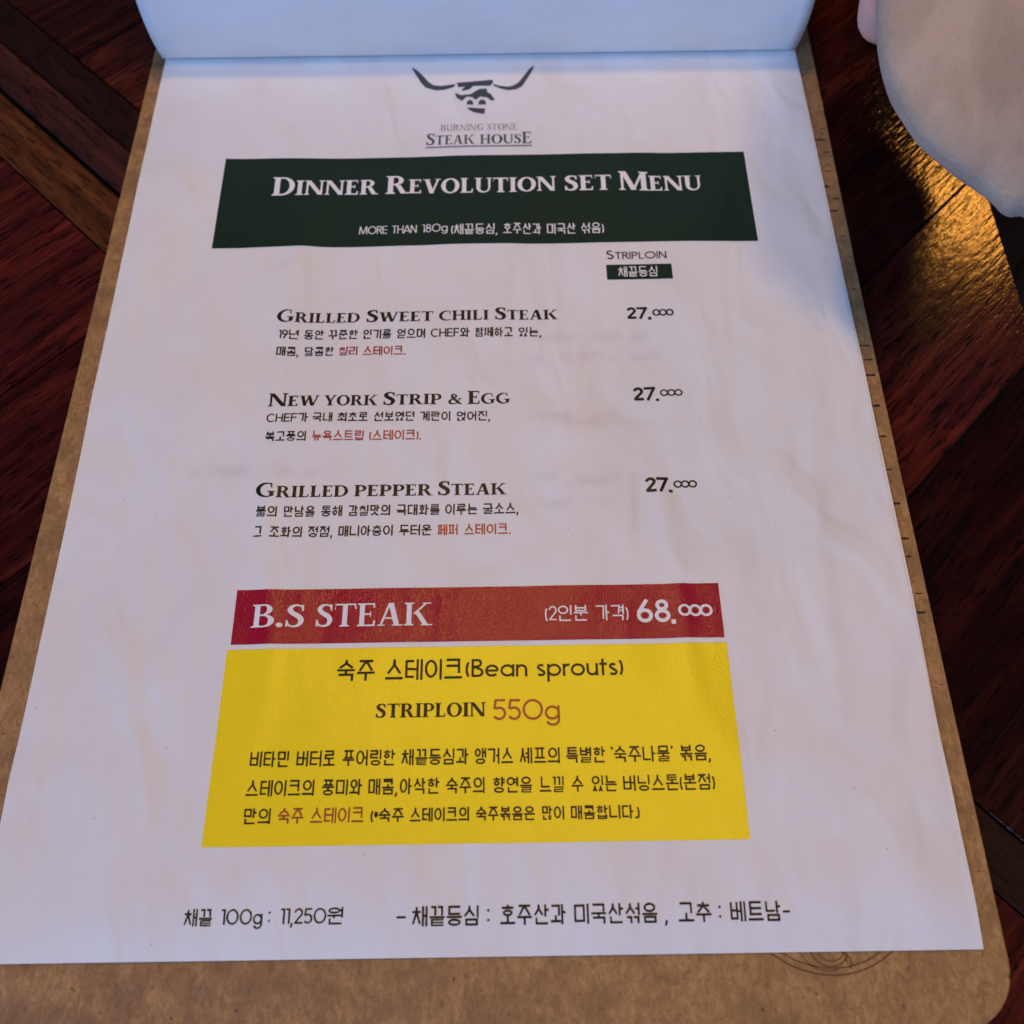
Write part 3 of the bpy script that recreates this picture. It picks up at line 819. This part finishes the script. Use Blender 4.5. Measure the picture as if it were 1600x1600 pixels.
T['story'] = [
    ('K', '비타민', -51.15, -42.43, 39.01, 42.58),
    ('K', '버터로', -40.75, -32.09, 39.01, 42.58),
    ('K', '푸어링한', -30.39, -18.56, 39.01, 42.58),
    ('K', '채끝등심과', -17.11, -2.07, 39.01, 42.58),
    ('K', '앵거스', -0.71, 8.01, 39.01, 42.58),
    ('K', '셰프의', 9.48, 18.57, 39.01, 42.58),
    ('K', '특별한', 19.95, 28.75, 39.01, 42.58),
    ('K', '‘숙주나물’', 30.11, 44.01, 39.01, 42.58),
    ('K', '볶음,', 45.54, 52.18, 39.01, 42.58),
    ('K', '스테이크의', -51.35, -36.2, 32.68, 36.16),
    ('K', '풍미와', -34.55, -25.66, 32.68, 36.16),
    ('K', '매콤,', -24.24, -17.89, 32.68, 36.16),
    ('K', '아삭한', -17.26, -8.47, 32.68, 36.16),
    ('K', '숙주의', -7.03, 1.65, 32.68, 36.16),
    ('K', '향연을', 3.39, 12.13, 32.68, 36.16),
    ('K', '느낄', 13.78, 19.26, 32.68, 36.16),
    ('K', '수', 20.9, 23.55, 32.68, 36.16),
    ('K', '있는', 25.31, 30.96, 32.68, 36.16),
    ('K', '버닝스톤(본점)', 32.36, 52.63, 32.68, 36.16),
    ('K', '만의', -51.26, -45.33, 26.81, 30.12),
    ('r', '숙주', -43.79, -38.14, 26.81, 30.12),
    ('r', '스테이크', -36.65, -24.92, 26.81, 30.12),
    ('K', '(*숙주', -23.35, -16.11, 26.82, 29.79),
    ('K', '스테이크의', -14.81, -1.75, 26.82, 29.79),
    ('K', '숙주볶음은', -0.35, 12.59, 26.82, 29.79),
    ('K', '많이', 14.1, 19.1, 26.82, 29.79),
    ('K', '매콤합니다.)', 20.48, 35.51, 26.82, 29.79)]
T['foot_a'] = [
    ('K', '채끝', -61.45, -55.62, 6.52, 9.86),
    ('K', '100g', -53.78, -45.2, 6.52, 9.86),
    ('K', ':', -43.92, -42.98, 6.52, 9.86),
    ('K', '11,250원', -41.37, -28.19, 6.52, 9.86)]
T['foot_b'] = [
    ('K', '-', -16.97, -15.01, 5.91, 9.8),
    ('K', '채끝등심', -13.67, 0.38, 5.91, 9.8),
    ('K', ':', 2.06, 3, 5.91, 9.8),
    ('K', '호주산과', 4.82, 18.59, 5.91, 9.8),
    ('K', '미국산섞음', 20.34, 37.8, 5.91, 9.8),
    ('K', ',', 39.41, 40.22, 5.91, 9.8),
    ('K', '고추', 42.23, 49.16, 5.91, 9.8),
    ('K', ':', 50.69, 51.5, 5.91, 9.8),
    ('K', '베트남-', 53.11, 65.6, 5.91, 9.8)]

# ------------------------------------------------------------------ setting: floor
ZT = -0.0070                                          # table top
ZB = -0.0018                                          # board top
me = mesh_from("floor", [(-4, -4, -0.76), (4, -4, -0.76), (4, 4, -0.76), (-4, 4, -0.76)], [(0, 1, 2, 3)])
tag(obj("floor", me, M_floor), kind="structure")

# ------------------------------------------------------------------ table: boards laid at 45 degrees, edge along the menu's right
TX0, TX1, TY0, TY1 = -0.62, 0.159, -0.40, 0.85
C45 = math.sqrt(0.5)
def uv(u, v, z): return Vector(((u - v) * C45, (u + v) * C45, z))

table = tag(empty("wooden_table", (0, 0, ZT)), "dark red wooden table of diagonal boards under the menu board", "table")

def clip_to_table(bm, inset=0.0):
    for co, no in (((TX0 + inset, 0, 0), (-1, 0, 0)), ((TX1 - inset, 0, 0), (1, 0, 0)), ((0, TY0 + inset, 0), (0, -1, 0)), ((0, TY1 - inset, 0), (0, 1, 0))):
        r = bmesh.ops.bisect_plane(bm, geom=bm.verts[:] + bm.edges[:] + bm.faces[:], plane_co=co, plane_no=no, clear_outer=True)
        ed = [e for e in r['geom_cut'] if isinstance(e, bmesh.types.BMEdge)]
        if ed: bmesh.ops.holes_fill(bm, edges=ed)

def plank_box(bm, u0, u1, v0, v1, z0, z1, tint, lay, ch=0.0006):
    """board with chamfered upper edges"""
    lo = [uv(u0, v0, z0), uv(u1, v0, z0), uv(u1, v1, z0), uv(u0, v1, z0)]
    md = [uv(u0, v0, z1 - ch), uv(u1, v0, z1 - ch), uv(u1, v1, z1 - ch), uv(u0, v1, z1 - ch)]
    hi = [uv(u0 + ch, v0 + ch, z1), uv(u1 - ch, v0 + ch, z1), uv(u1 - ch, v1 - ch, z1), uv(u0 + ch, v1 - ch, z1)]
    L = [[bm.verts.new(p) for p in r] for r in (lo, md, hi)]
    fs = [bm.faces.new(L[2]), bm.faces.new(L[0][::-1])]
    for A, B in ((L[0], L[1]), (L[1], L[2])):
        for k in range(4): fs.append(bm.faces.new((A[k], A[(k + 1) % 4], B[(k + 1) % 4], B[k])))
    for f in fs:
        for l in f.loops: l[lay] = (*tint, 1)

def board_mesh(name, pieces, mat):
    out = bmesh.new(); lay = out.loops.layers.color.new("tint")
    for p in pieces:
        plank_box(out, *p[:6], p[6], lay, p[7] if len(p) > 7 else 0.0006)
    clip_to_table(out)
    return obj(name, bm_mesh(name, out), mat, table)

rnd = random.Random(11)
def tint():
    k = rnd.uniform(0.65, 1.35)
    return (min(1.0, k * 0.8), min(1.0, k * 0.8 * rnd.uniform(0.85, 1.1)), min(1.0, k * 0.8))
pieces = []
PW = 0.0504
for k in range(-22, 24):
    v0 = -0.0040 + k * PW
    gap = 0.0006 if k % 3 == 0 else 0.00005
    pieces.append((-1.0, 0.0571 if v0 > -0.01 else 0.0876, v0 + gap, v0 + PW - gap, ZT - 0.018, ZT + rnd.uniform(-0.00004, 0), tint(), 0.0002 if k % 3 == 0 else 0.00008))
    pieces.append((0.1015, 1.2, v0 + gap, v0 + PW - gap, ZT - 0.018, ZT + rnd.uniform(-0.00004, 0), tint(), 0.0002 if k % 3 == 0 else 0.00008))
board_mesh("planks", pieces, M_plank)
board_mesh("amber_strip", [(0.0577, 0.0735, -0.0040, 1.2, ZT - 0.018, ZT, (1, 1, 1), 0.0004)], M_strip_amber)
board_mesh("maroon_strip", [(0.0752, 0.0878, -0.0040, 1.2, ZT - 0.018, ZT + 0.0004, (1, 1, 1), 0.0009)], M_strip_maroon)
board_mesh("blackish_strip", [(0.0882, 0.1011, -1.2, 1.2, ZT - 0.018, ZT - 0.0004, (1, 1, 1), 0.0002)], M_strip_dark)
bm = bmesh.new()
lay = bm.loops.layers.color.new("tint")
plank_box(bm, -2, 2, -2, 2, ZT - 0.035, ZT - 0.0032, (1, 1, 1), lay)
clip_to_table(bm, 0.002)
obj("underside_panel", bm_mesh("underside_panel", bm), M_void, table)

# ------------------------------------------------------------------ menu board
board = tag(empty("menu_board", (0, 0, ZT)), "brown fibreboard menu board with rounded corners lying on the table", "menu board")
BX0a, BX0b, BX1a, BX1b, BY0, BY1 = -0.1133, -0.1100, 0.1102, 0.1130, -0.0149, 0.335
out = []
rc = 0.013
def corner(cx, cy, a0):
    return [(cx + rc * math.cos(R(a0 + 90 * k / 10)), cy + rc * math.sin(R(a0 + 90 * k / 10))) for k in range(11)]
out += corner(BX1a - rc, BY0 + rc, -90) + [(BX1a, 0.12), (0.1105, 0.18)] + corner(BX1b - rc, BY1 - rc, 0) + corner(BX0b + rc, BY1 - rc, 90) + corner(BX0a + rc, BY0 + rc, 180)
bm = bmesh.new()
vs = [bm.verts.new((x, y, ZT + 0.0001)) for x, y in out]
f = bm.faces.new(vs)
ext = bmesh.ops.extrude_face_region(bm, geom=[f])
for v in ext['geom']:
    if isinstance(v, bmesh.types.BMVert): v.co.z = ZB
bmesh.ops.bevel(bm, geom=[e for e in bm.edges if all(abs(v.co.z - ZB) < 1e-6 for v in e.verts)], offset=0.0005, segments=2, affect='EDGES')
obj("board_panel", bm_mesh("board_panel", bm), M_board, board)

DASH = [(106.73, 263.0, 107.79), (110.11, 248.21, 111.35), (106.0, 243.04, 107.23), (108.92, 238.09, 110.55), (106.09, 233.05, 110.33), (108.47, 227.7, 110.48), (109.81, 226.01, 111.21), (106.13, 223.07, 106.93), (107.56, 219.51, 109.54), (105.93, 213.13, 108.29), (108.25, 208.09, 110.3), (105.7, 203.22, 109.18), (105.58, 193.11, 106.73), (108.06, 193.06, 109.6), (108.05, 173.3, 109.34), (105.38, 163.24, 106.65), (105.44, 153.24, 109.6), (107.08, 148.45, 109.3), (106.34, 143.35, 109.32), (105.24, 133.4, 108.85), (105.36, 123.77, 108.74), (105.49, 113.69, 107.99), (105.59, 103.79, 108.53), (105.62, 93.88, 108.67), (106.57, 88.96, 108.48), (107.1, 79.07, 109.0), (105.93, 74.12, 108.71)]
verts, faces = [], []
def ragged_dash(x0, x1, y, th):
    n = 6; b = len(verts)
    for k in range(n + 1):
        x = x0 + (x1 - x0) * k / n
        hh = th * rnd.uniform(0.35, 1.0) * (0.4 if k in (0, n) else 1)
        verts.append((x / 1e3, (y - hh) / 1e3, ZB + 0.00004)); verts.append((x / 1e3, (y + hh) / 1e3, ZB + 0.00004))
    for k in range(n): faces.append((b + 2 * k, b + 2 * k + 2, b + 2 * k + 3, b + 2 * k + 1))
for x0, y, x1 in DASH:
    ragged_dash(x0, x1, y, 0.42 if x1 - x0 > 2 else 0.26)
for k in range(40):
    y = rnd.uniform(20, 268); x = rnd.uniform(105.6, 109.2)
    ragged_dash(x, x + rnd.uniform(0.2, 0.8), y, 0.1)
obj("ruler_marks", mesh_from("ruler_marks", verts, faces), M_burn, board)

# engraved round emblem half hidden by the page
verts, faces = [], []
def flat_line(pts, wd):
    b = len(verts)
    for k, (x, y) in enumerate(pts):
        xa, ya = pts[max(0, k - 1)]; xb, yb = pts[min(len(pts) - 1, k + 1)]
        L = math.hypot(xb - xa, yb - ya) or 1
        nx, ny = -(yb - ya) / L * wd / 2, (xb - xa) / L * wd / 2
        verts.append(((x + nx) / 1e3, (y + ny) / 1e3, ZB + 0.00004)); verts.append(((x - nx) / 1e3, (y - ny) / 1e3, ZB + 0.00004))
    for k in range(len(pts) - 1): faces.append((b + 2 * k, b + 2 * k + 1, b + 2 * k + 3, b + 2 * k + 2))
flat_line(arc(73.6, 16.2, 20.6, 20.6, 0, 360, 60), 0.32)
flat_line(arc(73.6, 16.2, 19.3, 19.3, 0, 360, 60), 0.28)
flat_line(arc(73.2, 1.2, 4.2, 4.0, 150, 330, 16), 0.28)
flat_line(arc(73.4, 0.6, 2.8, 2.4, 150, 350, 14), 0.25)
flat_line(arc(72.6, 1.6, 5.8, 5.2, 190, 290, 12), 0.22)
flat_line([(76.2, 0.2), (77.2, -1.2), (77.6, -2.6), (76.8, -3.1)], 0.3)
flat_line([(75.4, 0.6), (76.4, -0.8), (76.6, -2.4)], 0.22)
obj("engraved_emblem", mesh_from("engraved_emblem", verts, faces), M_engrave, board)

# ------------------------------------------------------------------ the open menu page
page = tag(empty("menu_page", (0, 0, 0)), "open white dinner menu page with green, red and yellow printed blocks", "menu page")
PG0, PG1 = -0.105, 0.105
obj("paper", page_patch("paper", PG0, PG1, 0.0, 0.297, 0.0, 0.0015), M_paper, page)

# bull's head emblem
LOGO = [
 [(-22.45, 266.6), (-21.16, 263.69), (-19.13, 259.37), (-17.49, 257.08), (-14.32, 255.78), (-11.58, 256.0), (-9.24, 256.91), (-8.07, 257.62), (-8.08, 258.75), (-10.04, 258.22), (-12.79, 257.83), (-15.16, 258.33), (-16.78, 259.89), (-18.43, 262.49), (-20.08, 264.82), (-22.14, 266.88)],
 [(18.1, 266.32), (17.04, 263.46), (15.17, 259.51), (13.94, 256.99), (11.96, 255.62), (9.6, 255.28), (7.25, 256.0), (4.71, 257.46), (4.6, 258.48), (6.48, 257.54), (9.23, 256.92), (11.2, 257.44), (12.8, 258.88), (14.42, 261.52), (16.07, 264.63), (17.5, 266.63)],
 [(-7.5, 259.3), (4.33, 260.47), (4.44, 259.05), (3.53, 257.6), (-0.2, 257.73), (-2.17, 257.61), (-3.26, 256.05), (-5.49, 255.43), (-5.89, 255.99), (-4.61, 257.43), (-6.88, 257.14)],
 [(-8.03, 254.64), (-6.06, 253.42), (-2.93, 253.81), (-0.2, 256.16), (2.35, 256.39), (2.62, 254.42), (3.52, 254.12), (5.07, 251.03), (3.9, 250.55), (2.54, 252.19), (0.2, 252.63), (-1.16, 251.05), (-2.34, 252.46), (-4.1, 252.77), (-5.64, 250.75), (-7.41, 252.28)],
 [(-4.07, 249.01), (-4.08, 250.11), (-3.58, 251.04), (-2.84, 251.19), (-2.13, 250.46), (-1.89, 248.96)],
 [(-0.3, 248.93), (-0.19, 250.31), (0.43, 251.23), (1.37, 251.22), (1.99, 250.37), (2.15, 248.88)],
 [(-4.14, 247.75), (1.95, 247.07), (1.56, 244.57), (-1.34, 245.29), (-3.08, 246.36)]]
L = Lettering(INK)
for P in LOGO:
    k = 4.0
    q = [[(x / k, y / k - 60) for x, y in P]]
    for poly in polygonise([('P', q[0])], min(a for a, b in q[0]) - .05, max(a for a, b in q[0]) + .05, min(b for a, b in q[0]) - .05, max(b for a, b in q[0]) + .05, 24):
        L.poly([(x * k, (y + 60) * k) for x, y in poly])
obj("bull_emblem", L.mesh("bull_emblem"), M_logo, page)
lettering("house_lettering", T['house'], M_logo, page, INK)
o = lettering("small_lettering", T['house_thin'], M_grey, page, INK)
L = Lettering(INK)
for k in range(12):
    xa, xb = -16.9 + 33.45 * k / 12, -16.9 + 33.45 * (k + 1) / 12
    L.poly([(xa, 230.1), (xb, 230.1), (xb, 230.72), (xa, 230.72)])
obj("underline", L.mesh("underline"), M_grey, page)

def thin_face(words): return [('k' if q[0] == 'K' else q[0],) + q[1:] for q in words]
def block(name, x0, x1, y0, y1, mat, parent=page):
    return obj(name, page_patch(name, x0 / 1e3, x1 / 1e3, y0 / 1e3, y1 / 1e3, INK), mat, parent)

ban = block("title_banner", -79.2, 82.78, 190.64, 226.48, M_green)
lettering("title_lettering", T['title'], M_white, ban, TOP)
lettering("portion_lettering", thin_face(T['portion']), M_white, ban, TOP)
lettering("cut_lettering", T['cut'], M_black, page, INK)
bdg = block("cut_badge", 37.15, 56.2, 176.58, 182.09, M_green)
lettering("badge_lettering", thin_face(T['badge']), M_white, bdg, TOP)
for k in range(3):
    lettering("dish_heading", T['head%d' % k], M_black, page, INK)
    de = lettering("dish_description", [q for q in T['desc%d' % k] if q[0] == 'K'], M_black, page, INK)
    lettering("red_words", [('K',) + q[1:] for q in T['desc%d' % k] if q[0] == 'r'], M_redtext, de, INK)
    lettering("price", T['price%d' % k], M_black, page, INK)
red = block("price_banner", -58.92, 58.74, 67.92, 81.8, M_redink)
lettering("steak_lettering", T['bs'], M_white, red, TOP)
lettering("serving_lettering", thin_face(T['serving']), M_white, red, TOP)
lettering("banner_price", T['bsprice'], M_white, red, TOP)
yel = block("dish_panel", -59.6, 59.0, 22.15, 66.6, M_yellow)
lettering("panel_heading", T['beans'], M_black, yel, TOP)
lettering("cut_name", T['loin'], M_black, yel, TOP)
lettering("weight_lettering", T['grams'], M_orangetext, yel, TOP)
lettering("panel_story", [q for q in T['story'] if q[0] == 'K'], M_black, yel, TOP)
lettering("red_words", [('K',) + q[1:] for q in T['story'] if q[0] == 'r'], M_orangetext, yel, TOP)
lettering("footer_price", T['foot_a'], M_black, page, INK)
lettering("footer_origin", T['foot_b'], M_black, page, INK)

# ------------------------------------------------------------------ next page underneath, and the page turned over the top
me = page_patch("page_beneath", PG0, PG1, 0.0012, 0.297, -0.00045, 0.003)
for v in me.vertices:
    v.co.x += 0.0009 * min(1.0, max(0.0, (v.co.y - 0.03) / 0.05)) if v.co.x > 0.1 else 0.0
tag(obj("page_beneath", me, M_paper_plain), "white page beneath the open menu page, showing only as a thin right edge", "paper sheet")

prof = []                                             # rising from the fold, leaning over the reader, then curling back and down
y, z, ph = 0.2960, 0.0011, R(180)
s = 0.0
while s < 0.285:
    prof.append((y, z))
    ds = 0.0004 if 0.022 < s < 0.028 else 0.002
    y += math.cos(ph) * ds; z += math.sin(ph) * ds; s += ds
    if s < 0.0235: continue
    if ph > R(117) and s < 0.04: ph -= R(27000 * ds) if ds < 0.001 else 0; continue
    rate = 1450 if s < 0.047 else (760 if s < 0.175 else 60)
    if z < 0.012 and s > 0.15: ph = min(0.0, ph + R(8))
    elif ph > R(-62): ph -= R(rate * ds)
    z = max(z, ZT + 0.0004 if y > BY1 else 0.001)
NX = 60
V = []
for k, (y, z) in enumerate(prof):
    for i in range(NX + 1):
        x = PG0 + 0.21 * i / NX
        wob = min(1, max(0, k - 26) / 8) * 0.0012 * float(vnoise(np.array([x / 0.06 + 9]), np.array([k / 18 + 3]), 8)[0])
        V.append((x, y + wob, z + wob * .3))
me = mesh_from("turned_page", V, grid_faces(NX, len(prof) - 1), True)
fl = tag(obj("turned_page", me, M_paper_turned), "blue-lit blank white page turned up and over the top of the board", "paper sheet")
so = fl.modifiers.new("thickness", 'SOLIDIFY'); so.thickness = 0.00014; so.offset = 0

# ------------------------------------------------------------------ person at the table's right edge: fingertip behind a fleecy cloth, dark lap
def along(px, py, depth):                             # helper for laying out the arm in the space above the table
    a, b = (px - 800) / 1460, (800 - py) / 1460
    return cam.matrix_world.translation + (_d + _r * a + _u * b) * depth

per = tag(empty("person", (0.15, 0.18, 0.0)), "person at the table's right edge, one pink fingertip showing behind a pale fleecy cloth", "person")

def skin_chain(name, chains, mat, parent, root=0):
    """one continuous surface grown over connected joints"""
    verts, edges, rad = [], [], []
    idx = {}
    for ch in chains:
        prev = None
        for key, p, r_ in ch:
            if key not in idx:
                idx[key] = len(verts); verts.append(p); rad.append(r_)
            if prev is not None: edges.append((idx[prev], idx[key]))
            prev = key
    me = bpy.data.meshes.new(name)
    me.from_pydata([tuple(v) for v in verts], edges, [])
    o = obj(name, me, mat, parent)
    sk = o.modifiers.new("skin", 'SKIN'); sk.use_smooth_shade = True
    for k, d in enumerate(me.skin_vertices[0].data):
        d.radius = (rad[k], rad[k]); d.use_root = (k == root)
    sb = o.modifiers.new("smooth", 'SUBSURF'); sb.levels = 2; sb.render_levels = 2
    return o

H0 = along(1372, 66, 0.254)                           # index fingertip
def hp(a, b, c): return H0 + _r * (a * 0.866 - b * 0.5) + _u * (a * 0.5 + b * 0.866) + _d * c
chains = [
    [("el", Vector((0.215, 0.63, 0.20)), .040), ("fa", Vector((0.185, 0.46, 0.155)), .031), ("wr", hp(.150, .115, -.002), .024), ("pa", hp(.105, .080, .004), .026), ("kn", hp(.075, .058, .008), .022)],
    [("kn", hp(.075, .058, .008), .022), ("i1", hp(.052, .040, .004), .0092), ("i2", hp(.026, .021, .003), .0098), ("i3", hp(.010, .009, .001), .0092), ("i4", hp(.0, .0, .0), .0078)],
    [("kn", hp(.075, .058, .008), .022), ("m1", hp(.060, .030, .004), .0092), ("m2", hp(.042, .013, .006), .0084), ("m3", hp(.031, .001, .005), .0076), ("m4", hp(.027, -.005, .002), .0066)],
    [("pa", hp(.105, .080, .004), .026), ("n1", hp(.076, .024, .006), .0088), ("n2", hp(.059, .005, .009), .0080), ("n3", hp(.050, -.006, .007), .0072), ("n4", hp(.046, -.011, .004), .0062)],
    [("pa", hp(.105, .080, .004), .026), ("p1", hp(.093, .028, .008), .0078), ("p2", hp(.080, .012, .010), .0070), ("p3", hp(.073, .003, .008), .0064), ("p4", hp(.070, -.002, .005), .0054)],
    [("pa", hp(.105, .080, .004), .026), ("t1", hp(.088, .086, -.004), .0105), ("t2", hp(.062, .078, -.008), .0094), ("t3", hp(.044, .064, -.008), .0080)],
]
skin_chain("hand", chains, M_skin, per)

# the pale fleecy cloth held up over the table edge, its wavy hem towards the reader
rows = [  # image-height row, left edge, right edge (in picture widths), half thickness
    (345, 1597, 1622, .002), (342, 1586, 1640, .006), (336, 1574, 1652, .010), (328, 1560, 1660, .0125), (318, 1548, 1667, .0145), (304, 1530, 1674, .0165), (288, 1506, 1682, .018),
    (268, 1478, 1690, .020), (240, 1446, 1700, .022), (205, 1417, 1712, .024), (165, 1394, 1724, .0255), (120, 1377, 1737, .0265), (75, 1368, 1750, .027), (25, 1367, 1764, .027),
    (-40, 1372, 1782, .027), (-120, 1385, 1808, .028), (-220, 1410, 1845, .029), (-340, 1450, 1890, .031), (-480, 1510, 1960, .034)]
NS = 48
V = []
for py, lx, rx, th in rows:
    dep = 0.215 + (345 - py) * 0.00002
    for k in range(NS):
        a = 2 * math.pi * k / NS
        ca, sa = math.cos(a), math.sin(a)
        ex = math.copysign(abs(ca) ** 0.85, ca); ez = math.copysign(abs(sa) ** 0.42, sa)
        px = (lx + rx) / 2 + (rx - lx) / 2 * ex
        wave = 9.0 * math.sin(px / 9.5) * max(0, 1 - (345 - py) / 40)
        V.append(along(px, py + wave, dep - th * ez * 0.6))
F = [(j * NS + k, j * NS + (k + 1) % NS, (j + 1) * NS + (k + 1) % NS, (j + 1) * NS + k) for j in range(len(rows) - 1) for k in range(NS)]
F.append(list(range(NS))[::-1]); F.append([(len(rows) - 1) * NS + k for k in range(NS)])
sl = tag(obj("fleecy_cloth", mesh_from("fleecy_cloth", V, F, True), M_fleece), "pale beige fleecy cloth with a wavy hem held up beside the menu", "cloth")
sb = sl.modifiers.new("smooth", 'SUBSURF'); sb.levels = 2; sb.render_levels = 3
for nm, size, st in (("folds", 0.024, 0.0016), ("nap", 0.0022, 0.00025)):
    tx = bpy.data.textures.new(nm, 'CLOUDS'); tx.noise_scale = size; tx.noise_depth = 2
    dm = sl.modifiers.new(nm, 'DISPLACE'); dm.texture = tx; dm.strength = st; dm.texture_coords = 'LOCAL'

chains = [[("a", Vector((0.55, 0.50, -0.20)), .085), ("b", Vector((0.40, 0.36, -0.17)), .080), ("c", Vector((0.29, 0.24, -0.16)), .072), ("d", Vector((0.255, 0.20, -0.24)), .062), ("e", Vector((0.26, 0.19, -0.48)), .050), ("f", Vector((0.27, 0.22, -0.70)), .042)]]
skin_chain("trousers", chains, M_trouser, per)
chains = [[("s", Vector((0.31, 0.82, 0.44)), .070), ("e", Vector((0.218, 0.64, 0.203)), .056), ("f", Vector((0.188, 0.475, 0.160)), .046), ("c", Vector((0.182, 0.43, 0.148)), .043)]]
skin_chain("sleeve", chains, M_trouser, per)
